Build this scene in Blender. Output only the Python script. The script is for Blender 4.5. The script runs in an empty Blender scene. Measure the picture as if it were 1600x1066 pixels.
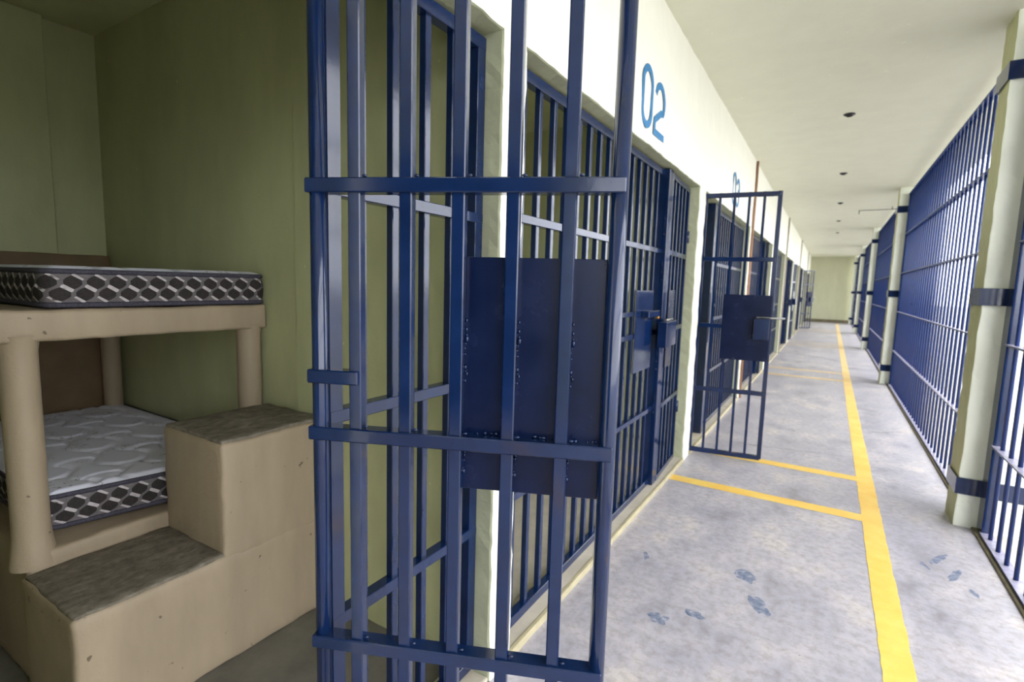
import bpy, bmesh, math, random
from mathutils import Matrix, Vector, noise
R = math.radians
rng = random.Random(7)
S = bpy.context.scene
COL = S.collection

# ------------------------------------------------------------------ camera, sky, exposure
cd = bpy.data.cameras.new('camera'); cam = bpy.data.objects.new('camera', cd); COL.objects.link(cam)
cd.sensor_width = 36.0; cd.sensor_fit = 'HORIZONTAL'; cd.lens = 18.135
cd.clip_start = 0.02; cd.clip_end = 300
RIGHT = (0.85085604, 0.52466297, 0.02779869)
DOWN = (0.08237512, -0.08096002, -0.99330751)
FWD = (-0.51890109, 0.84745162, -0.1121045)
cam.matrix_world = Matrix(((RIGHT[0], -DOWN[0], -FWD[0], 0.0),
                           (RIGHT[1], -DOWN[1], -FWD[1], 0.0),
                           (RIGHT[2], -DOWN[2], -FWD[2], 1.4),
                           (0, 0, 0, 1)))
cd.dof.use_dof = True; cd.dof.focus_distance = 1.35; cd.dof.aperture_fstop = 3.5
S.camera = cam

w = bpy.data.worlds.new('overcast_sky'); S.world = w; w.use_nodes = True
bg = w.node_tree.nodes['Background']
bg.inputs['Color'].default_value = (0.955, 0.97, 1.0, 1); bg.inputs['Strength'].default_value = 1.0
vs = S.view_settings
vs.view_transform = 'Standard'; vs.look = 'None'; vs.gamma = 1.0; vs.exposure = 2.65
vs.use_curve_mapping = False

# ------------------------------------------------------------------ materials
def lin(c):
    return tuple(((v/255)/12.92 if v/255 <= .04045 else ((v/255+.055)/1.055)**2.4) for v in c)

class NT:
    def __init__(s, name):
        s.m = bpy.data.materials.new(name); s.m.use_nodes = True
        s.t = s.m.node_tree; s.b = s.t.nodes['Principled BSDF']
        s.geo = s.t.nodes.new('ShaderNodeNewGeometry')
    def n(s, typ, **kw):
        nd = s.t.nodes.new(typ)
        for k, v in kw.items():
            if hasattr(nd, k): setattr(nd, k, v)
            else: nd.inputs[k].default_value = v
        return nd
    def link(s, a, b): s.t.links.new(a, b)
    def noise(s, scale, detail=4, rough=.55, vec=None, stretch=None):
        nd = s.n('ShaderNodeTexNoise'); nd.inputs['Scale'].default_value = scale
        nd.inputs['Detail'].default_value = detail; nd.inputs['Roughness'].default_value = rough
        v = vec or s.geo.outputs['Position']
        if stretch:
            mp = s.n('ShaderNodeMapping'); mp.inputs['Scale'].default_value = stretch
            s.link(v, mp.inputs['Vector']); v = mp.outputs['Vector']
        s.link(v, nd.inputs['Vector']); return nd.outputs['Fac']
    def ramp(s, fac, stops):
        r = s.n('ShaderNodeValToRGB'); e = r.color_ramp.elements
        while len(e) > len(stops): e.remove(e[-1])
        while len(e) < len(stops): e.new(.5)
        for el, (p, c) in zip(e, stops):
            el.position = p; el.color = (c[0], c[1], c[2], 1) if not isinstance(c, (int, float)) else (c, c, c, 1)
        s.link(fac, r.inputs['Fac']); return r.outputs['Color']
    def mix(s, fac, a, b, typ='MIX'):
        m = s.n('ShaderNodeMix'); m.data_type = 'RGBA'; m.blend_type = typ
        for sock, v in ((m.inputs[0], fac), (m.inputs[6], a), (m.inputs[7], b)):
            if isinstance(v, (int, float)): sock.default_value = v
            elif isinstance(v, tuple): sock.default_value = (v[0], v[1], v[2], 1)
            else: s.link(v, sock)
        return m.outputs[2]
    def bump(s, h, strength, dist, prev=None):
        b = s.n('ShaderNodeBump'); b.inputs['Strength'].default_value = strength; b.inputs['Distance'].default_value = dist
        s.link(h, b.inputs['Height'])
        if prev: s.link(prev, b.inputs['Normal'])
        return b.outputs['Normal']
    def done(s, col, rough=.6, nrm=None, metal=0, spec=.5):
        if isinstance(col, tuple): s.b.inputs['Base Color'].default_value = (*col[:3], 1)
        else: s.link(col, s.b.inputs['Base Color'])
        if isinstance(rough, (int, float)): s.b.inputs['Roughness'].default_value = rough
        else: s.link(rough, s.b.inputs['Roughness'])
        s.b.inputs['Metallic'].default_value = metal
        s.b.inputs['Specular IOR Level'].default_value = spec
        if nrm: s.link(nrm, s.b.inputs['Normal'])
        return s.m

def wall_paint(name, c, var=.10, rough=.55, bumpy=1.0):
    t = NT(name)
    big = t.noise(.9, 3); mid = t.noise(4.5, 5, .6, stretch=(1, 1, .35)); fine = t.noise(55, 4, .6)
    dark = tuple(v*(1-var*1.6) for v in c); lite = tuple(min(1, v*(1+var*.5)) for v in c)
    col = t.mix(t.ramp(mid, [(.35, 0.0), (.65, 1.0)]), dark, lite)
    col = t.mix(t.ramp(big, [(.4, 0.0), (.7, .35)]), col, c)
    chips = t.ramp(t.noise(19, 2, .5), [(.765, 0.0), (.78, 1.0)])
    col = t.mix(chips, col, tuple(min(1, v*1.22) for v in c))
    n = t.bump(mid, .35*bumpy, .012); n = t.bump(fine, .3*bumpy, .003, n)
    return t.done(col, rough, n, spec=.35)

M = {}
M['cream'] = wall_paint('cream_plaster_paint', lin((240, 240, 228)), .02, .5)
M['sage'] = wall_paint('sage_plaster_paint', lin((188, 191, 148)), .08, .40)
M['column'] = wall_paint('pale_green_column_paint', lin((244, 248, 232)), .04, .5, 1.6)
M['ceiling'] = wall_paint('ceiling_paint', lin((222, 222, 202)), .025, .7, .8)
M['end'] = wall_paint('end_wall_paint', lin((190, 190, 160)), .05, .55)
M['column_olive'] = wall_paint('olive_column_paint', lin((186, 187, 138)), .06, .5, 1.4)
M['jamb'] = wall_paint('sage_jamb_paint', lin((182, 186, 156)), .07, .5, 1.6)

def beige():
    t = NT('beige_concrete_paint')
    mid = t.noise(3.2, 5, .6, stretch=(1, 1, .25)); fine = t.noise(60, 4, .6); sp = t.noise(28, 2, .5)
    c = lin((168, 152, 129))
    col = t.mix(t.ramp(mid, [(.35, 0.0), (.68, 1.0)]), tuple(v*.80 for v in c), tuple(v*1.08 for v in c))
    col = t.mix(t.ramp(sp, [(.725, 0.0), (.76, .8)]), col, lin((88, 76, 58)))
    n = t.bump(mid, .3, .012); n = t.bump(fine, .35, .004, n)
    return t.done(col, .5, n, spec=.35)
M['beige'] = beige()

def tread():
    t = NT('worn_concrete_tread')
    st = t.noise(38, 6, .7, stretch=(1.0, .55, 1)); sp = t.noise(9, 4)
    col = t.ramp(st, [(.3, lin((90, 84, 74))), (.5, lin((122, 115, 103))), (.72, lin((150, 143, 130)))])
    col = t.mix(t.ramp(sp, [(.4, 0.0), (.7, .35)]), col, lin((94, 88, 78)))
    return t.done(col, .8, t.bump(st, .6, .006), spec=.2)
M['tread'] = tread()

def floor_mat():
    t = NT('corridor_concrete')
    a = t.noise(.75, 6, .62); b = t.noise(3.1, 7, .68, stretch=(1, .7, 1)); f = t.noise(26, 5, .7); sp = t.noise(60, 2, .5)
    col = t.ramp(b, [(.32, lin((134, 131, 137))), (.43, lin((168, 165, 175))), (.55, lin((188, 183, 188))), (.68, lin((212, 202, 192)))])
    col = t.mix(t.ramp(a, [(.38, 0.0), (.66, .6)]), col, lin((166, 164, 176)))
    col = t.mix(t.ramp(f, [(.44, 0.0), (.70, .65)]), col, lin((138, 131, 128)))
    col = t.mix(t.ramp(sp, [(.735, 0.0), (.77, .7)]), col, lin((110, 104, 100)))
    rough = t.ramp(b, [(.3, .30), (.7, .52)])
    n = t.bump(b, .12, .01); n = t.bump(f, .12, .003, n)
    return t.done(col, rough, n, spec=.5)
M['floor'] = floor_mat()

def simple(name, c, rough=.6, var=.12, scale=18, bump=.2, spec=.4, metal=0):
    t = NT(name); f = t.noise(scale, 5, .6)
    col = t.mix(t.ramp(f, [(.35, 0.0), (.7, 1.0)]), tuple(v*(1-var) for v in c), tuple(min(1, v*(1+var)) for v in c))
    return t.done(col, rough, t.bump(f, bump, .004), metal, spec)
M['cellfloor'] = simple('cell_floor_concrete', lin((112, 109, 101)), .65, .2, 7)
M['kerb'] = simple('kerb_concrete', lin((190, 182, 166)), .6, .12, 8)
M['kerbedge'] = simple('kerb_edge_paint', lin((176, 167, 136)), .55, .12, 12)
M['gutter'] = simple('grimy_gutter_concrete', lin((104, 96, 74)), .7, .35, 16)
def yellow_mat():
    t = NT('worn_yellow_floor_paint')
    n1 = t.noise(5, 5, .65); n2 = t.noise(30, 5, .7)
    col = t.ramp(n1, [(.3, lin((236, 184, 66))), (.7, lin((240, 208, 104)))])
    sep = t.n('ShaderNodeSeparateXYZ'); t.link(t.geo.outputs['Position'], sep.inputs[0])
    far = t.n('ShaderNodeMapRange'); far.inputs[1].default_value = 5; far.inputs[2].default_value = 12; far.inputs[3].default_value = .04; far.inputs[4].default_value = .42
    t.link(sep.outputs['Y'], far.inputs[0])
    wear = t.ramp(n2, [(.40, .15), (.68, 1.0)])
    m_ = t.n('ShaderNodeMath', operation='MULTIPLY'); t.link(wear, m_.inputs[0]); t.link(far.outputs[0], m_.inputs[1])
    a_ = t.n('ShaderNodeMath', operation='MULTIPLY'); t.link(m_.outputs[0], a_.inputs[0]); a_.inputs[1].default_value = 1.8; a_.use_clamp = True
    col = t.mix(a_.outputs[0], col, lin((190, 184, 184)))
    return t.done(col, .45, t.bump(n2, .12, .003))
M['yellow'] = yellow_mat()
def stain_mat():
    t = NT('blue_paint_smudge')
    n1 = t.noise(34, 5, .7)
    col = t.ramp(n1, [(.34, lin((172, 170, 180))), (.47, lin((124, 132, 152))), (.62, lin((92, 104, 128)))])
    return t.done(col, .5)
M['stain'] = stain_mat()
M['ground'] = simple('pale_yard_ground', lin((158, 156, 150)), .8, .08, 2)
M['brownpipe'] = simple('rusty_brown_pipe_paint', lin((150, 112, 86)), .5, .15, 20)
M['greypipe'] = simple('grey_pipe_paint', lin((160, 150, 128)), .5, .1, 20)
M['digit'] = simple('blue_number_paint', lin((38, 118, 172)), .5, .10, 30, .1)
M['black'] = simple('black_bakelite', (.012, .012, .012), .45, .2)
M['steel'] = simple('bare_steel_bolt', lin((150, 150, 150)), .35, .15, 30, .1, .5, .8)
M['brass'] = simple('brass_padlock', lin((190, 140, 70)), .35, .12, 30, .1, .5, .6)
M['piping'] = simple('charcoal_piping_tape', lin((74, 72, 84)), .7, .3, 160, .5, .2)
M['hex'] = simple('charcoal_hexagon_print', lin((56, 52, 52)), .8, .18, 90, .4, .2)
M['lattice'] = simple('silver_lattice_print', lin((196, 189, 192)), .75, .12, 60, .3, .2)
M['lattice2'] = simple('grey_lattice_print', lin((112, 107, 110)), .75, .12, 60, .3, .2)
M['brown'] = simple('brown_wall_paint', lin((112, 92, 66)), .55, .12, 9, .25)

def navy(name, c, rough, spec=.6):
    t = NT(name)
    f = t.noise(70, 3, .5); g = t.noise(9, 4, .6)
    col = t.mix(t.ramp(g, [(.35, 0.0), (.7, 1.0)]), tuple(v*.8 for v in c), tuple(v*1.15 for v in c))
    n = t.bump(f, .12, .001); n = t.bump(g, .05, .004, n)
    rr = t.ramp(g, [(.3, rough*.8), (.7, rough*1.25)])
    m = t.done(col, rr, n, spec=spec)
    return m
M['navy'] = navy('navy_gloss_enamel', lin((14, 35, 74)), .12, .62)
M['rod'] = navy('navy_rod_enamel', lin((18, 44, 100)), .34, .5)
def sheen_rail():
    t = NT('navy_rail_painted_sheen')
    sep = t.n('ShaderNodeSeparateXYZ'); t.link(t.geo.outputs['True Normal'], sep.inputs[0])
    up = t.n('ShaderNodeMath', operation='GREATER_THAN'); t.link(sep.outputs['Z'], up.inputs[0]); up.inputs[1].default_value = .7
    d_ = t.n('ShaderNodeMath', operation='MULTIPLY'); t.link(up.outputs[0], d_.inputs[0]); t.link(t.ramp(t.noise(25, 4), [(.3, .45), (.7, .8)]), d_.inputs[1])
    col = t.mix(d_.outputs[0], lin((18, 44, 100)), lin((176, 170, 186)))  # upward faces coloured pale lavender, a painted stand-in for reflected sky
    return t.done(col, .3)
M['painted_sheen'] = sheen_rail()
M['plate'] = navy('navy_plate_enamel', lin((9, 23, 56)), .24, .25)

def quilt():
    t = NT('white_quilted_ticking')
    wv = t.noise(22, 2, .5, stretch=(1, .55, 1)); pt = t.noise(7, 1, .5)
    d = t.ramp(wv, [(.485, 0.0), (.5, 1.0), (.515, 0.0)])
    msk = t.ramp(pt, [(.52, 0.0), (.56, 1.0)])
    ln = t.mix(1.0, d, msk, 'MULTIPLY')
    col = t.mix(ln, lin((234, 235, 250)), lin((140, 134, 140)))
    return t.done(col, .75, t.bump(t.noise(150, 2), .15, .001), spec=.25)
M['quilt'] = quilt()

# ------------------------------------------------------------------ helpers
CACHE = {}
def mesh_from(bm, name, mats, smooth=False):
    me = bpy.data.meshes.new(name); bm.to_mesh(me); bm.free()
    for m in (mats if isinstance(mats, (list, tuple)) else [mats]): me.materials.append(M[m])
    if smooth: me.polygons.foreach_set('use_smooth', [True]*len(me.polygons))
    return me
def link(name, me, parent=None, loc=(0, 0, 0), rz=0.0):
    o = bpy.data.objects.new(name, me); COL.objects.link(o)
    o.location = loc; o.rotation_euler = (0, 0, rz)
    if parent: o.parent = parent
    return o
def tag(o, label=None, cat=None, group=None, kind=None):
    for k, v in (('label', label), ('category', cat), ('group', group), ('kind', kind)):
        if v: o[k] = v
    return o
def thing(name, label, cat, loc=(0, 0, 0), rz=0.0, group=None):
    return tag(link(name, None, None, loc, rz), label, cat, group)
def bm_box(bm, lo, hi):
    g = bmesh.ops.create_cube(bm, size=1.0)
    for v in g['verts']:
        v.co = Vector([(lo[i]+hi[i])/2 + v.co[i]*(hi[i]-lo[i]) for i in range(3)])
    return g['verts']
def box_mesh(dx, dy, dz, mat, bev=.002):
    k = ('box', round(dx, 4), round(dy, 4), round(dz, 4), mat, bev)
    if k not in CACHE:
        bm = bmesh.new(); bm_box(bm, (-dx/2, -dy/2, -dz/2), (dx/2, dy/2, dz/2))
        if bev: bmesh.ops.bevel(bm, geom=bm.edges[:], offset=bev, segments=1, affect='EDGES')
        CACHE[k] = mesh_from(bm, 'box', mat)
    return CACHE[k]
def box(name, lo, hi, mat, parent=None, bev=.002):
    """a box between two corners in the parent's frame"""
    me = box_mesh(hi[0]-lo[0], hi[1]-lo[1], hi[2]-lo[2], mat, bev)
    return link(name, me, parent, [(lo[i]+hi[i])/2 for i in range(3)])
def cyl_mesh(r, h, mat, seg=16, axis='Z'):
    k = ('cyl', round(r, 4), round(h, 4), mat, seg, axis)
    if k not in CACHE:
        bm = bmesh.new()
        bmesh.ops.create_cone(bm, cap_ends=True, segments=seg, radius1=r, radius2=r, depth=h)
        if axis == 'X': bmesh.ops.rotate(bm, verts=bm.verts, matrix=Matrix.Rotation(R(90), 3, 'Y'))
        if axis == 'Y': bmesh.ops.rotate(bm, verts=bm.verts, matrix=Matrix.Rotation(R(90), 3, 'X'))
        for f in bm.faces: f.smooth = len(f.verts) == 4
        CACHE[k] = mesh_from(bm, 'cylinder', mat)
    return CACHE[k]
def cyl(name, c, r, h, mat, parent=None, seg=16, axis='Z'):
    return link(name, cyl_mesh(r, h, mat, seg, axis), parent, c)

def rough_box_bm(bm, lo, hi, step=.05, jit=.003, bev=.006, seed=0):
    """a plastered block: cut along its longest side, edges rounded and uneven"""
    b2 = bmesh.new(); bm_box(b2, lo, hi)
    for ax in range(3):
        L = hi[ax]-lo[ax]; n = int(L/step)
        for i in range(1, min(n, 160)):
            p = Vector((0, 0, 0)); p[ax] = lo[ax]+L*i/min(n, 160); nn = Vector((0, 0, 0)); nn[ax] = 1
            bmesh.ops.bisect_plane(b2, geom=b2.verts[:]+b2.edges[:]+b2.faces[:], plane_co=p, plane_no=nn, dist=1e-5)
    sharp = [e for e in b2.edges if len(e.link_faces) == 2 and e.calc_face_angle(0) > 1]
    bmesh.ops.bevel(b2, geom=sharp, offset=bev, segments=2, profile=.5, affect='EDGES')
    for v in b2.verts:
        v.co += noise.noise_vector(v.co*9+Vector((seed, 0, 0)))*jit + noise.noise_vector(v.co*31)*jit*.7
    tmp = bpy.data.meshes.new('tmp'); b2.to_mesh(tmp); b2.free(); bm.from_mesh(tmp); bpy.data.meshes.remove(tmp)

# ------------------------------------------------------------------ the setting
WX = -.913           # corridor face of the cell wall
IX = -1.045          # inner face of the cell wall
BX = -3.78           # back wall of the cells
LZ = 2.17            # underside of lintels
CZ = 2.97            # corridor ceiling
Y0, Y1 = -3.3, 27.6
SX = .882            # plane of the barred screens
piers = [(-1.47, .155), (1.40, 1.54)] + [(4.19+2.86*i, 4.40+2.86*i) for i in range(9)]
openings = [(piers[i][1], piers[i+1][0]) for i in range(len(piers)-1)]

bm = bmesh.new(); bm_box(bm, (WX, Y0, -.2), (.86, Y1, 0)); floor = tag(link('floor', mesh_from(bm, 'floor', 'floor')), kind='structure')
bm = bmesh.new(); bm_box(bm, (BX, Y0, -.2), (WX, 1.47, 0)); tag(link('floor', mesh_from(bm, 'cell_floor', 'cellfloor')), kind='structure')
bm = bmesh.new(); bm_box(bm, (BX, 1.47, -.2), (WX, Y1, 0)); tag(link('floor', mesh_from(bm, 'cell_floor', 'kerb')), kind='structure')
bm = bmesh.new(); bm_box(bm, (WX-.1, Y0, CZ), (1.35, Y1, CZ+.2)); tag(link('ceiling', mesh_from(bm, 'ceiling', 'ceiling')), kind='structure')
bm = bmesh.new(); bm_box(bm, (BX, Y0, 2.76), (IX, Y1, 2.96)); tag(link('ceiling', mesh_from(bm, 'cell_ceiling', 'sage')), kind='structure')
bm = bmesh.new(); bm_box(bm, (.86, -60, -.4), (70, 90, -.12)); tag(link('ground', mesh_from(bm, 'ground', 'ground')), kind='structure')
# lintel band and piers of the cell wall
bm = bmesh.new()
rough_box_bm(bm, (IX, .2, LZ), (WX, 7.2, CZ+.05), .045, .0045, .009, 1)
bm_box(bm, (IX, Y0, LZ), (WX, .2, CZ+.05)); bm_box(bm, (IX, 7.2, LZ), (WX, Y1, CZ+.05))
for a, b in piers[:4]: rough_box_bm(bm, (IX, a, -.05), (WX, b, LZ+.01), .035, .005, .010, a)
for a, b in piers[4:]: bm_box(bm, (IX, a, -.05), (WX, b, LZ+.01))
bm_box(bm, (IX, Y0, -.05), (WX, piers[0][0], LZ+.01))
bm.normal_update()
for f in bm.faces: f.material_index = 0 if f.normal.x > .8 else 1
tag(link('wall_left', mesh_from(bm, 'wall_left', ['cream', 'jamb'])), kind='structure')
for a, b in piers:
    bm = bmesh.new()
    bm_box(bm, (BX, a+.012, -.05), (IX+.002, b-.006, 2.80))
    if abs(a-1.40) < .01:
        rough_box_bm(bm, (-1.955, a+.004, -.03), (IX+.002, a+.05, 2.78), .07, .003, .004, 5)   # slightly proud plaster coat by the opening
    tag(link('wall_partition', mesh_from(bm, 'wall_partition', 'sage')), kind='structure')
bm = bmesh.new(); bm_box(bm, (BX-.15, Y0, -.2), (BX, Y1, 2.96)); tag(link('wall_back', mesh_from(bm, 'wall_back', 'sage')), kind='structure')
bm = bmesh.new(); bm_box(bm, (BX, Y1, -.2), (1.35, Y1+.2, CZ+.2)); tag(link('wall_end', mesh_from(bm, 'wall_end', 'end')), kind='structure')
bm = bmesh.new(); bm_box(bm, (BX, Y0-.2, -.2), (IX, Y0, CZ+.2)); bm_box(bm, (IX, Y0-.2, -.2), (1.35, Y0, CZ+.2)); tag(link('wall_near', mesh_from(bm, 'wall_near', 'sage')), kind='structure')
box('baseboard_end', (WX, Y1-.02, 0), (.86, Y1, .14), 'gutter', bev=0)['kind'] = 'structure'
# unseen dark steel panel added across the near end to darken door reflections
dark_panel = tag(box('added_dark_panel', (-.86, Y0, .01), (.82, Y0+.04, 2.6), 'plate', None, .003), kind='structure')
for gx in (-.72, -.03, .66): box('stiffener', (gx-.03, .02, -1.2), (gx+.03, .045, 1.2), 'navy', dark_panel)
# a pilaster in the far corner of the near cell
box('trim_1', (BX, -.2, 0), (BX+.05, 1.165, 2.76), 'sage', bev=.004)['kind'] = 'structure'
# low kerbs under the grilles
for i, (a, b) in enumerate(openings):
    if i == 0: continue
    bm = bmesh.new(); rough_box_bm(bm, (IX-.02, a, -.02), (WX-.004, b, .028), .08, .002, .006, i) if i < 4 else bm_box(bm, (IX-.02, a, -.02), (WX-.004, b, .028))
    k = tag(link('trim_%d' % (i+1), mesh_from(bm, 'kerb', 'kerb')), kind='structure')
    bm = bmesh.new(); rough_box_bm(bm, (WX-.012, a, -.01), (WX+.008, b, .03), .06, .002, .004, i+9) if i < 4 else bm_box(bm, (WX-.012, a, -.01), (WX+.008, b, .03))
    link('edge_strip', mesh_from(bm, 'edge_strip', 'kerbedge'), k)
bm = bmesh.new(); rough_box_bm(bm, (IX-.02, .155, -.02), (WX-.004, 1.40, .018), .08, .002, .006, 3)
tag(link('trim_2', mesh_from(bm, 'kerb', 'kerb')), kind='structure')
# grimy strip under the screens
box('trim_20', (.835, Y0, -.05), (.905, Y1, .012), 'gutter', bev=.004)['kind'] = 'structure'
box('trim_21', (.905, Y0, -.3), (1.35, Y1, -.01), 'kerb', bev=.004)['kind'] = 'structure'
# yellow floor lines: thin coats of paint on the floor
def paint(name, x0, y0, x1, y1, z=.0015, mat='yellow'):
    long_y = (y1-y0) > (x1-x0)
    n = max(2, int(max(y1-y0, x1-x0)/.05)); pts = [[], []]
    for i in range(n+1):
        t = i/n
        for s in (0, 1):
            j = (rng.random()-.5)*.005
            if long_y: pts[s].append(((x0, x1)[s]+j, y0+(y1-y0)*t))
            else: pts[s].append((x0+(x1-x0)*t, (y0, y1)[s]+j))
    vs_ = [(p[0], p[1], z) for p in pts[0]] + [(p[0], p[1], z) for p in pts[1]]
    fs = [(i, i+1, n+2+i, n+1+i) if not long_y else (i, n+1+i, n+2+i, i+1) for i in range(n)]
    me = bpy.data.meshes.new(name); me.from_pydata(vs_, [], fs); me.materials.append(M[mat])
    return link(name, me, floor)
paint('yellow_line', .277, -3.2, .382, 27.0)
for y in (3.735, 4.53, 9.55, 10.42, 15.25, 16.15, 21.0, 21.9):
    paint('yellow_line', WX+.012, y, .279, y+.115, .0011)
# blue paint smudges on the concrete
def stain(cx, cy, rx, ry, rot, seed):
    n = 22; vs_ = []
    for i in range(n):
        a = 2*math.pi*i/n; k = .75+.5*noise.noise(Vector((math.cos(a)*1.3+seed, math.sin(a)*1.3, seed*.7)))+.12*rng.random()
        x, y = rx*k*math.cos(a), ry*k*math.sin(a)
        vs_.append((cx+x*math.cos(rot)-y*math.sin(rot), cy+x*math.sin(rot)+y*math.cos(rot), .0008))
    me = bpy.data.meshes.new('paint_stain'); me.from_pydata(vs_, [], [tuple(range(n))]); me.materials.append(M['stain'])
    link('paint_stain', me, floor)
for s in [(-.242, 2.645, .052, .075, .6, 1), (-.165, 2.44, .036, .085, .5, 2), (-.51, 2.09, .05, .045, .2, 3), (-.39, 2.205, .045, .028, -.2, 4),
          (-.71, 2.56, .015, .05, .4, 5), (.60, 3.42, .02, .10, -.5, 6), (.645, 3.27, .022, .10, -.4, 7), (.53, 3.30, .015, .05, .3, 8), (.69, 3.12, .014, .05, .3, 9)]:
    stain(*s)

# hairline cracks across the concrete
def crack(x0, y0, x1, y1, wid, seed):
    n = 26; L = []; Q = []
    for i in range(n+1):
        t = i/n; x = x0+(x1-x0)*t; y = y0+(y1-y0)*t+.035*noise.noise(Vector((t*4, seed, 0)))+.015*noise.noise(Vector((t*13, seed, 3)))
        h = wid*(.4+.9*abs(noise.noise(Vector((t*6, seed, 7)))))*min(1, 4*t+.2, 4*(1-t)+.2)
        L.append((x, y-h, .0009)); Q.append((x, y+h, .0009))
    me = bpy.data.meshes.new('crack'); me.from_pydata(L+Q, [], [(i, i+1, n+2+i, n+1+i) for i in range(n)]); me.materials.append(M['gutter'])
    link('crack', me, floor)
crack(-.80, 13.3, .26, 12.4, .03, 1); crack(-.55, 7.75, .05, 7.05, .007, 2); crack(-.75, 5.0, .2, 5.15, .004, 3); crack(.40, 6.2, .80, 6.5, .006, 4); crack(.42, 10.2, .78, 10.0, .02, 5)
# ------------------------------------------------------------------ concrete bunk in the near cell
def rough_part(name, lo, hi, mat, parent, step=.035, jit=.0045, bev=.012, seed=0):
    bm = bmesh.new(); rough_box_bm(bm, lo, hi, step, jit, bev, seed)
    return link(name, mesh_from(bm, name, mat, True), parent)
bunk = thing('concrete_bunk', 'beige painted concrete bunk with round posts and built-in steps', 'bunk bed', (-2.15, .52, 0))
def bl(p): return (p[0]+2.15, p[1]-.52, p[2])
def bpart(name, lo, hi, mat='beige', **k): return rough_part(name, bl(lo), bl(hi), mat, bunk, **k)
bpart('lower_platform', (-3.66, .535, 0), (-2.15, 1.396, .47), seed=1)
bpart('upper_slab', (-3.66, .50, 1.168), (-2.15, 1.396, 1.272), seed=2)
st = bpart('lower_step', (-2.17, .52, 0), (-1.755, 1.396, .405), seed=3)
bpart('tread', (-2.15, .527, .39), (-1.762, .96, .412), 'tread', seed=4, bev=.006)
bpart('upper_step', (-2.16, .955, .38), (-1.755, 1.396, .812), seed=5)
bpart('tread', (-2.155, .962, .80), (-1.765, 1.393, .822), 'tread', seed=6, bev=.006)
bpart('back_panel', (-3.773, .50, .3), (-3.66, 1.385, 1.49), 'brown', seed=7, bev=.008)
def post(x, y, r0, r1, z0, z1, seed):
    bm = bmesh.new(); n, m = 24, 30; rings = []
    for j in range(m+1):
        t = j/m; z = z0+(z1-z0)*t
        r = r1+(r0-r1)*math.exp(-((z-z0)/.07)**2)*.9 + .012*math.exp(-((z1-z)/.025)**2)
        rings.append([bm.verts.new(bl((x+r*math.cos(2*math.pi*i/n)+.002*noise.noise(Vector((i, j*.4, seed))), y+r*math.sin(2*math.pi*i/n), z))) for i in range(n)])
    for j in range(m):
        for i in range(n): bm.faces.new((rings[j][i], rings[j][(i+1) % n], rings[j+1][(i+1) % n], rings[j+1][i]))
    link('post', mesh_from(bm, 'post', 'beige', True), bunk)
post(-2.203, .566, .066, .050, .42, 1.19, 1); post(-2.205, 1.340, .052, .049, .45, 1.19, 2)
post(-3.60, 1.338, .05, .047, .45, 1.19, 3); post(-3.60, .56, .055, .05, .45, 1.19, 4)

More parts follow.
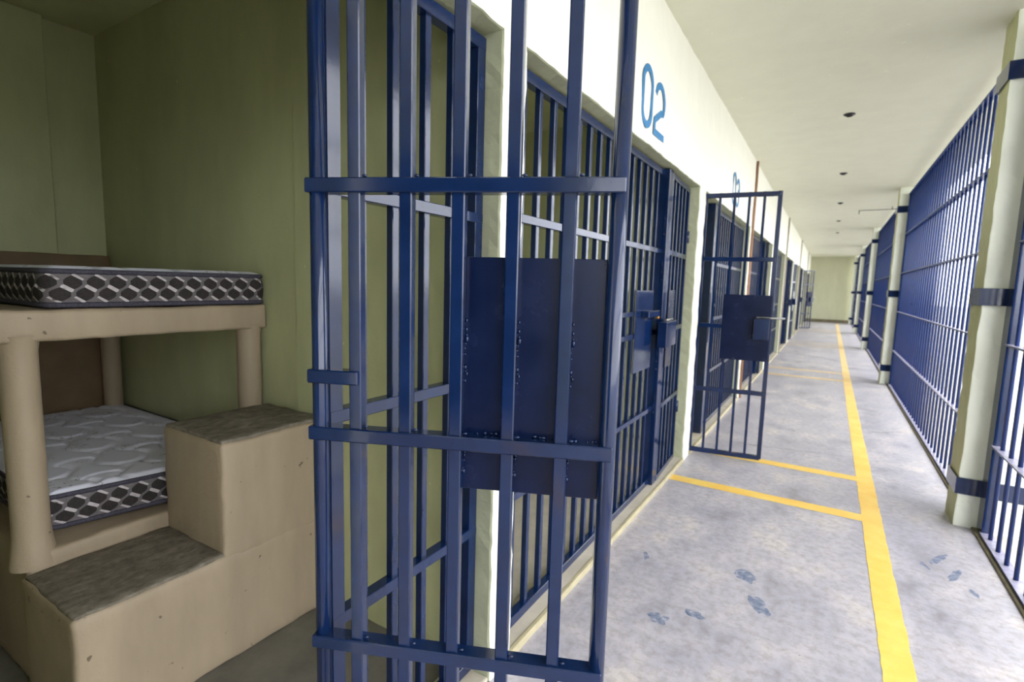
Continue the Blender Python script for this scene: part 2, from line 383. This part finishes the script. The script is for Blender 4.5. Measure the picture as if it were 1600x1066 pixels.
# ------------------------------------------------------------------ mattresses
def mattress(name, label, x0, x1, y0, y1, z0, h, skew):
    """x1 is the foot end that faces the corridor; skew pushes its left corner in"""
    root = thing(name, label, 'mattress', (x1, y0, z0), group=None)
    L, W, r = x1-x0, y1-y0, .045
    def ins(x, y):   # x from -L..0 , y 0..W ; soften the foot end
        k = max(0, 1+x/.5); return (x - skew*(1-y/W)*k*k, y)
    per = []
    def arc(cx, cy, a0):
        for i in range(7):
            a = a0+R(90)*i/6; per.append((cx+r*math.cos(a), cy+r*math.sin(a)))
    def run(a, b, n):
        for i in range(1, n): per.append((a[0]+(b[0]-a[0])*i/n, a[1]+(b[1]-a[1])*i/n))
    arc(-r, r, R(-90)); run((0, r), (0, W-r), 24); arc(-r, W-r, 0); run((-r, W), (-L+r, W), 40)
    arc(-L+r, W-r, R(90)); run((-L, W-r), (-L, r), 24); arc(-L+r, r, R(180)); run((-L+r, 0), (-r, 0), 40)
    P = [Vector((*ins(*p), 0)) for p in per]; n = len(P)
    nor = []
    for i in range(n):
        d = (P[(i+1) % n]-P[i-1]).normalized(); nor.append(Vector((d.y, -d.x, 0)))
    # border
    bm = bmesh.new(); rows = 7; rg = []
    for j in range(rows):
        t = j/(rows-1); z = .008+(h-.016)*t; off = .010*math.sin(math.pi*t)
        rg.append([bm.verts.new((P[i].x+nor[i].x*off, P[i].y+nor[i].y*off, z)) for i in range(n)])
    for j in range(rows-1):
        for i in range(n): bm.faces.new((rg[j][i], rg[j][(i+1) % n], rg[j+1][(i+1) % n], rg[j+1][i]))
    side = link('border', mesh_from(bm, 'border', 'lattice2', True), root)
    # printed hexagons, a hair proud of the border
    S_ = [0]
    for i in range(n): S_.append(S_[-1]+(P[(i+1) % n]-P[i]).length)
    tot = S_[-1]
    def at(s, z, up):
        s %= tot
        lo_, hi_ = 0, n
        while hi_-lo_ > 1:
            m_ = (lo_+hi_)//2
            if S_[m_] <= s: lo_ = m_
            else: hi_ = m_
        t = (s-S_[lo_])/max(1e-6, S_[lo_+1]-S_[lo_]); a, b = P[lo_], P[(lo_+1) % n]; na, nb = nor[lo_], nor[(lo_+1) % n]
        tz = max(0, min(1, (z-.008)/(h-.016))); off = .010*math.sin(math.pi*tz)+up
        p = a.lerp(b, t); q = na.lerp(nb, t); return (p.x+q.x*off, p.y+q.y*off, z)
    nh = round(tot/.064); pitch = tot/nh; hh = (h-.030)/1.66
    bm = bmesh.new()
    def poly(pts, mi, up):
        f = bm.faces.new([bm.verts.new(at(s, z, up)) for s, z in pts]); f.material_index = mi
    a, sh, g_ = pitch*.5, .14*hh, .0068
    for k in range(nh):
        for row in (0, 1):
            s0 = (k+.5*row)*pitch; zc = .015+hh*.5+row*hh*.66
            kx, kz = (a-g_)/a, (hh*.5-g_*.9)/(hh*.5)
            q = [(0, -.5*hh*kz), (.5*a, -.33*hh*kz), (a*kx, -sh*kz), (a*kx, sh*kz), (.5*a, .33*hh*kz), (0, .5*hh*kz), (-.5*a, .33*hh*kz), (-a*kx, sh*kz), (-a*kx, -sh*kz), (-.5*a, -.33*hh*kz)]
            prof = [(u, v) for u, v in q if v > 0 and u >= 0]; prof.sort()
            def half(u_):
                u_ = abs(u_)
                for (ua, va), (ub, vb) in zip(prof, prof[1:]):
                    if ua <= u_ <= ub+1e-9: return va+(vb-va)*(u_-ua)/(ub-ua)
                return prof[-1][1]
            us = [a*kx*t/4 for t in range(-4, 5)]
            for u0, u1 in zip(us, us[1:]):
                poly([(s0+u0, zc-half(u0)), (s0+u1, zc-half(u1)), (s0+u1, zc+half(u1)), (s0+u0, zc+half(u0))], 0, .0022)
            # silver strands running one way between the hexagons
            poly([(s0-.002, zc+.5*hh*kz), (s0+a*kx, zc+sh*kz), (s0+a, zc+sh+.002), (s0+.003, zc+.5*hh+.002)], 1, .0030)
            poly([(s0-a, zc-sh-.002), (s0-.003, zc-.5*hh-.002), (s0+.002, zc-.5*hh*kz), (s0-a*kx, zc-sh*kz)], 1, .0030)
    bmesh.ops.recalc_face_normals(bm, faces=bm.faces)
    link('hexagon_print', mesh_from(bm, 'hexagon_print', ['hex', 'lattice']), side)
    # piping tapes
    for z in (.009, h-.009):
        bm = bmesh.new(); rg = []
        for j in range(8):
            a = 2*math.pi*j/8
            rg.append([bm.verts.new((P[i].x+nor[i].x*(.004+.007*math.cos(a)), P[i].y+nor[i].y*(.004+.007*math.cos(a)), z+.009*math.sin(a))) for i in range(n)])
        for j in range(8):
            for i in range(n): bm.faces.new((rg[j][i], rg[j][(i+1) % n], rg[(j+1) % 8][(i+1) % n], rg[(j+1) % 8][i]))
        link('piping', mesh_from(bm, 'piping', 'piping', True), root)
    # quilted top
    nx, ny = 170, 84; bm = bmesh.new(); g = []
    for i in range(nx+1):
        rw = []
        for j in range(ny+1):
            u, v = i/nx, j/ny; x, y = -L*(1-u)+0, W*v
            X, Y = x, y
            q = 0.0
            for c in range(-1, 9):
                yy = c*.13+.028*math.sin(X*2*math.pi/.30+c*math.pi)
                q = max(q, math.exp(-((Y-yy)/.011)**2))
            for c in range(0, 16):
                if int(math.floor(Y/.13)) % 2 == c % 2:
                    xx = -c*.15+.035*math.sin(Y*2*math.pi/.26)
                    q = max(q, .8*math.exp(-((X-xx)/.011)**2))
            e = min(min(-x, L+x), min(y, W-y)); edge = min(1, max(0, e/.05))
            z = h-.006+.016*math.sin(edge*math.pi/2)-.013*q*edge
            # pull corner points onto the rounded outline
            cx = min(max(x, -L+r), -r); cy = min(max(y, r), W-r); d = Vector((x-cx, y-cy))
            if d.length > r: d = d.normalized()*r
            ex, ey = ins(cx+d.x*.995, cy+d.y*.995)
            rw.append(bm.verts.new((ex, ey, z)))
        g.append(rw)
    for i in range(nx):
        for j in range(ny): bm.faces.new((g[i][j], g[i+1][j], g[i+1][j+1], g[i][j+1]))
    link('quilted_top', mesh_from(bm, 'quilted_top', 'quilt', True), root)
    return root
mattress('mattress', 'white mattress with hexagon border on the upper bunk slab', -3.645, -2.158, .635, 1.393, 1.276, .130, .01)
mattress('mattress', 'white quilted mattress with hexagon border on the lower bunk platform', -3.64, -2.155, .63, 1.388, .474, .130, .15)

# ------------------------------------------------------------------ cell grilles and doors
def bead(parent, loc, length, axis='Z'):
    """a lumpy weld seam"""
    k = ('bead', round(length, 3), axis)
    if k not in CACHE:
        bm = bmesh.new(); n = max(3, int(length/.009)); r_ = random.Random(int(length*1e4))
        for i in range(n):
            if r_.random() < .25: continue
            t = (i/(n-1)-.5)*length+r_.uniform(-.004, .004); rad = r_.choice((.0022, .003, .004, .005))
            j1, j2 = r_.uniform(-.003, .003), r_.uniform(-.002, .001)
            m_ = Matrix.Translation((j1, j2, t) if axis == 'Z' else (t, j2, j1)) @ Matrix.Diagonal((1, .8, r_.uniform(.9, 2.0), 1) if axis == 'Z' else (r_.uniform(.9, 2.0), .8, 1, 1))
            bmesh.ops.create_icosphere(bm, subdivisions=1, radius=rad, matrix=m_)
        CACHE[k] = mesh_from(bm, 'weld', 'navy', True)
    return tag(link('weld', CACHE[k], parent, loc), kind='stuff')

RAILS = (.048, .573, 1.10, 1.635, 2.135)
def grille(label, y0, y1, rails=RAILS, bars=None, x=-1.0, frame_start=True, frame_end=True, pitch=.122):
    root = thing('cell_grille', label, 'grille', (x, y0, 0)); L = y1-y0
    zb, zt = .030, 2.155
    for z in rails:
        hh = .020 if z in (rails[0], rails[-1]) else .016
        box('rail', (-.016, 0, z-hh), (.021, L, z+hh), 'navy', root)
    if frame_start: box('frame_post', (-.02, 0, zb), (.02, .04, zt), 'navy', root)
    if frame_end: box('frame_post', (-.02, L-.04, zb), (.02, L, zt), 'navy', root)
    if bars is None:
        n = max(1, round(L/pitch)); bars = [L*i/n for i in range(1, n)]
    for b in bars: box('bar', (-.012, b-.0115, zb+.01), (.012, b+.0115, zt-.01), 'navy', root)
    return root

def lockbox(root, x0, x1, y0, y1, z0, z1, rod):
    lb = box('lock_box', (x0, y0, z0), (x1, y1, z1), 'navy', root, .003)
    dx, dz = (x1-x0)/2, (z1-z0)/2
    o = cyl('lock_bolt', (rod[0]-(x0+x1)/2+rod[1]/2, 0, dz+.008), .008, rod[1], 'steel', lb, 10, 'X')
    return lb

def cell_door(label, hinge, rz, width, n, front, rails=RAILS, side=1, plate=None, lock=True):
    """local x runs from the hinge to the free edge; side is the sign of local y that faces the corridor when shut"""
    root = thing('cell_door', label, 'cell door', (hinge[0], hinge[1], 0), rz)
    zb, zt = .04, 2.155
    sx = side
    for z in rails:
        hh = .017
        box('rail', (-.004, -.018, z-hh), (width+.004, .018, z+hh), 'navy', root)
    for i in range(n+1):
        xx = width*i/n
        if i in (0, n): box('stile', (xx-.016, -.016, zb), (xx+.016, .016, zt), 'navy', root)
        else: box('bar', (xx-.010, -.010, zb), (xx+.010, .010, zt), 'navy', root)
    if plate:
        y0, y1 = sorted((side*.018, side*.023))
        box('lock_plate', (plate[0], y0, plate[1]), (plate[2], y1, plate[3]), 'plate', root, .001)
    for z in (.45, 1.79):
        cyl('hinge', (-.018, side*.014, z), .013, .09, 'navy', root, 12)
    if lock:
        y0, y1 = sorted((side*.022, side*.080))
        b0, b1 = (width-.115, width-.005) if lock is True else lock
        lockbox(root, b0, b1, y0, y1, 1.01, 1.175, (b0+.015, .20))
    return root

# near cell: fixed grille beside the doorway and the door swung out in front of the camera
grille('short blue grille fixed beside the open doorway of the near cell', .79, 1.398, (.048, .545, 1.07, 1.603, 2.135),
       [.112, .224, .347, .464])
D = R(23)
door = thing('cell_door', 'large blue barred cell door standing open in the foreground', 'cell door', (-.97, .757, 0), D)
for i, xx in enumerate((0, .646)):
    cyl('hinge_pipe' if i == 0 else 'round_stile', (xx, 0, 1.09), .0175, 2.10, 'navy', door, 20)
for xx in (.089, .204, .318, .433, .548): box('bar', (xx-.014, -.014, .045), (xx+.014, .014, 2.135), 'navy', door, .0025)
for z in (.06, .541, 1.05, 1.597, 2.12): box('rail', (-.021, -.021, z-.0155), (.657, .019, z+.0155), 'navy', door, .0025)
box('short_rail', (-.021, -.022, 1.165), (.098, .016, 1.196), 'navy', door, .0025)
box('lock_plate', (.322, .0145, .938), (.640, .0185, 1.453), 'plate', door, .001)
for xx in (.332+.003, .447+.003, .562+.003): bead(door, (xx, .012, 1.255), .135)
for xx in (.332+.003, .447+.003, .562+.003): bead(door, (xx, .012, 1.0), .05)
for xx in (.089, .204, .318, .433, .548):
    for z in (.541, 1.05, 1.597): bead(door, (xx+.015, -.008, z+.018), .02, 'X')
bead(door, (.50, .010, 1.067), .07, 'X'); bead(door, (.385, .010, 1.067), .04, 'X'); bead(door, (.60, .010, 1.067), .05, 'X')
bead(door, (.0985, -.012, 1.18), .03)

# the other cells along the corridor
ordinal = ['', 'near cell', 'cell 02', 'third cell', 'fourth cell', 'fifth cell', 'sixth cell', 'seventh cell', 'eighth cell', 'ninth cell', 'last cell']
for i, (a, b) in enumerate(openings):
    num = i+1
    if num == 1: continue
    nm = ordinal[num] if num < len(ordinal) else 'last cell'
    far = (num % 2 == 0)            # door at the far side of the opening
    dw = .60 if far else .55
    where = 'below the painted number 02' if num == 2 else ('beside the open door' if num == 3 else 'in the corridor wall')
    lab = 'blue barred grille of the %s %s' % (nm, where)
    if far:
        pc = b-.04-dw-.045          # centre of the post
        g = grille(lab, a, pc-.03, frame_end=False)
        box('post', (-.03, pc-.045-a, .028), (.050, pc+.035-a, 2.165), 'navy', g, .003)
        ang = -90 + (3 if num == 2 else 6)
        d = cell_door('blue barred door of %s, %s' % (nm, 'slightly ajar with a lock box' if num == 2 else 'shut against its post'), (-.998 if num == 2 else -.985, b-.035), R(ang), dw, 5, 1, side=1, lock=(dw-.06, dw+.24) if num == 2 else True,
                      plate=(dw-.22, .84, dw-.03, 1.38))
        if num == 2:
            # lock plate with its bolt, and the small food hatch
            lp = box('lock_plate', (.021, 2.985-a, .875), (.026, 3.325-a, 1.376), 'navy', g, .001)
            box('bolt_housing', (.003, -.06, .085), (.05, .17, .125), 'navy', lp, .004)
            box('padlock', (.02, .165, .07), (.045, .185, .12), 'brass', lp, .004)
            box('hatch_rail', (-.014, 2.60-a, 1.222), (.021, 2.985-a, 1.250), 'navy', g)
            box('hatch_stile', (-.014, 2.585-a, 1.10), (.021, 2.605-a, 1.262), 'navy', g)
            for z in (.6, .9, 1.5, 1.8): bead(g, (.03, pc-.047-a, z), .12)
    else:
        pc = a+.03+dw+.06
        g = grille(lab, pc+.03, b, frame_start=False)
        box('post', (-.03, -.065, .028), (.055, .015, 2.165), 'navy', g, .003)
        if num == 3:
            cell_door('blue barred door of the third cell swung open into the corridor', (-.918, a+.03), R(8.5), .532, 5, 1, side=-1,
                      plate=(.182, .835, .537, 1.357), lock=True)
            lp = box('lock_plate', (.055, -.05, .9), (.06, .01, 1.36), 'navy', g, .001)
            box('hatch_rail', (-.014, .02, 1.222), (.021, .38, 1.250), 'navy', g)
        else:
            op = {5: 88, 7: 80, 9: 45}.get(num, 88)
            cell_door('blue barred door of the %s, %s' % (nm, 'open across the corridor edge' if op < 60 else 'nearly shut'), (-.975, a+.03), R(op), dw, 5, 1, side=-1,
                      plate=(dw-.22, .84, dw-.03, 1.38))

# ------------------------------------------------------------------ columns and barred screens on the yard side
colY = [-1.71+5.72*i for i in range(6)]
colname = ['pale green column behind the camera on the yard side', 'nearest pale green column with blue straps at the right edge', 'second pale green column along the barred screens',
           'third pale green column along the barred screens', 'fourth pale green column along the barred screens', 'farthest pale green column beside the end wall']
for i, y in enumerate(colY):
    if i == 0: continue
    root = thing('column', colname[i], 'column', (.75, y, 0), group=None)
    bm = bmesh.new(); rough_box_bm(bm, (0, 0, -.03), (.36, .25, CZ+.02), .04, .005, .009, i) if i < 3 else bm_box(bm, (0, 0, -.03), (.36, .25, CZ+.02))
    bm.normal_update()
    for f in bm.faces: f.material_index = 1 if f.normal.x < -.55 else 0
    link('shaft', mesh_from(bm, 'shaft', ['column', 'column_olive']), root)
    for z in (.205, 1.345, 2.60):
        bm = bmesh.new()
        bm_box(bm, (-.012, -.012, z), (.372, -.002, z+.10)); bm_box(bm, (-.012, .252, z), (.372, .262, z+.10))
        bm_box(bm, (-.012, -.002, z), (-.002, .252, z+.10)); bm_box(bm, (.362, -.002, z), (.372, .252, z+.10))
        link('strap', mesh_from(bm, 'strap', 'navy'), root)
scname = ['barred blue yard screen nearest the camera at the lower right corner', 'wide barred blue yard screen between the first and second columns', 'barred blue yard screen between the second and third columns',
          'barred blue yard screen between the third and fourth columns', 'farthest barred blue yard screen before the last column']
srails = (.022, .545, 1.13, 1.70, 2.27, 2.86)
rod = cyl_mesh(.0105, 2.86, 'rod', 10)
for i in range(5):
    a, b = (colY[i]+.25 if i else Y0+.02), colY[i+1]
    root = thing('barred_screen', scname[i], 'screen', (SX, a, 0)); L = b-a
    for e in (0, L): box('post', (-.022, e if e == 0 else e-.11, .012), (.022, .11 if e == 0 else e, 2.88), 'navy', root)
    for z in srails: box('rail', (-.030, .1, z-.005), (.030, L-.1, z+.005), 'painted_sheen', root, .001)
    n = int((L-.22)/.16)
    off = L-.2
    for k in range(n+1):
        yy = off-.16*k
        if yy > .13: link('rod', rod, root, (0, yy, 1.445))

# ------------------------------------------------------------------ wall numbers
def ribbon(bm, pts, wid, th):
    n = len(pts); L = []; Rr = []
    for i, p in enumerate(pts):
        a = Vector(pts[max(0, i-1)]); b = Vector(pts[min(n-1, i+1)]); d = (b-a).normalized(); q = Vector((-d.y, d.x))
        wv = wid if isinstance(wid, (int, float)) else wid[i]
        L.append(Vector(p)+q*wv/2); Rr.append(Vector(p)-q*wv/2)
    def V(p, x): return bm.verts.new((x, p.x, p.y))
    f0 = [V(p, th) for p in L]; f1 = [V(p, th) for p in Rr]; b0 = [V(p, 0) for p in L]; b1 = [V(p, 0) for p in Rr]
    for i in range(n-1):
        for q in ((f0[i], f0[i+1], f1[i+1], f1[i]), (b0[i], f0[i], f0[i+1], b0[i+1]), (b1[i], f1[i], f1[i+1], b1[i+1])): bm.faces.new(q)
    bmesh.ops.recalc_face_normals(bm, faces=bm.faces)
def digit(kind, root, y, W, H):
    bm = bmesh.new(); s = .037
    w2 = W/2-s/2; 
    if kind == '0':
        pts = []
        r = w2; top = H-s/2-r*1.0
        for i in range(25): a = math.pi*i/24; pts.append((W/2+r*math.cos(a), top+r*math.sin(a)))
        bot = s/2+r
        for i in range(25): a = math.pi+math.pi*i/24; pts.append((W/2+r*math.cos(a), bot+r*math.sin(a)))
        pts.append(pts[0]); wd = s
    elif kind == '2':
        pts = []; r = w2; cy = H-s/2-r
        for i in range(25): a = R(165)-R(200)*i/24; pts.append((W/2+r*math.cos(a), cy+r*math.sin(a)))
        pts += [(W*.62, H*.47), (W*.36, H*.37), (s/2+.003, H*.27), (s/2, s*1.0)]
        pts = [p for p in pts]; wd = s
        b2 = [(0, s/2), (W, s/2)]; ribbon(bm, b2, s, .002)
    else:
        pts = []; r = w2; cy = H-s/2-r
        for i in range(25): a = R(165)-R(240)*i/24; pts.append((W/2+r*math.cos(a), cy+r*.95*math.sin(a)))
        cy2 = s/2+r
        for i in range(25): a = R(75)-R(240)*i/24; pts.append((W/2+r*math.cos(a), cy2+r*.95*math.sin(a)))
        wd = s
    ribbon(bm, pts, wd, .002)
    return link('digit', mesh_from(bm, 'digit', 'digit'), root, (0, y, 0))
for txt, y, lab in (('02', 2.692, 'blue stencilled number 02 painted above the barred grille'), ('03', 5.565, 'blue stencilled number painted above the swung open third door')):
    root = thing('wall_number', lab, 'number', (WX+.003, y, 2.238))
    digit(txt[0], root, 0, .190, .32); digit(txt[1], root, .222, .205, .30)

# ------------------------------------------------------------------ small fittings
for k, y in enumerate((7.155, 12.875, 18.595, 24.315)):
    o = cyl('wall_pipe', (WX+.013, y, CZ/2), .016, CZ, 'brownpipe' if k == 0 else 'greypipe', None, 12)
    tag(o, ['brown vertical pipe on the wall before the fourth cell', 'grey vertical pipe on the pier beyond the fifth cell', 'grey vertical pipe on the pier beyond the seventh cell', 'farthest vertical pipe on the cell wall'][k], 'pipe')
def holder(y, lab):
    root = thing('lamp_holder', lab, 'lamp holder', (.008, y, CZ), group=None)
    bm = bmesh.new(); n = 20; prof = [(.0, -.001), (.046, -.001), (.046, -.006), (.038, -.011), (.028, -.012), (.026, -.02), (.020, -.022), (.018, -.01), (0, -.02)]
    rg = [[bm.verts.new((r*math.cos(2*math.pi*i/n), r*math.sin(2*math.pi*i/n), z)) for i in range(n)] for r, z in prof[1:-1]]
    for j in range(len(rg)-1):
        for i in range(n): bm.faces.new((rg[j][i], rg[j][(i+1) % n], rg[j+1][(i+1) % n], rg[j+1][i]))
    bm.faces.new(rg[-1]); link('socket', mesh_from(bm, 'socket', 'black', True), root)
for y, lab in ((5.61, 'largest of the empty black lamp holders on the corridor ceiling'), (8.30, 'second empty black lamp holder along the corridor ceiling'),
               (11.0, 'third empty black lamp holder along the corridor ceiling'), (13.7, 'fourth empty black lamp holder along the corridor ceiling'), (16.4, 'farthest small black lamp holder on the corridor ceiling')):
    holder(y, lab)
rodt = thing('ceiling_rod', 'thin dark metal rod hung below the ceiling near the second column', 'rod', (.32, 11.8, CZ))
cyl('bar', (.29, 0, -.045), .006, .58, 'black', rodt, 8, 'X'); cyl('hook', (0, 0, -.075), .006, .07, 'black', rodt, 8); cyl('hanger', (.50, 0, -.02), .005, .05, 'black', rodt, 8)

# ------------------------------------------------------------------ groups of like things
for o in list(S.objects):
    if o.parent is None and 'label' in o.keys():
        g_name = {'cell_door': 'barred cell doors', 'cell_grille': 'barred cell grilles', 'column': 'yard side columns', 'barred_screen': 'barred yard screens',
                  'lamp_holder': 'lamp holders on the corridor ceiling', 'mattress': 'bunk mattresses', 'wall_pipe': 'pipes on the cell wall', 'wall_number': 'numbers above the cells'}.get(o.name.split('.')[0])
        if g_name: o['group'] = g_name
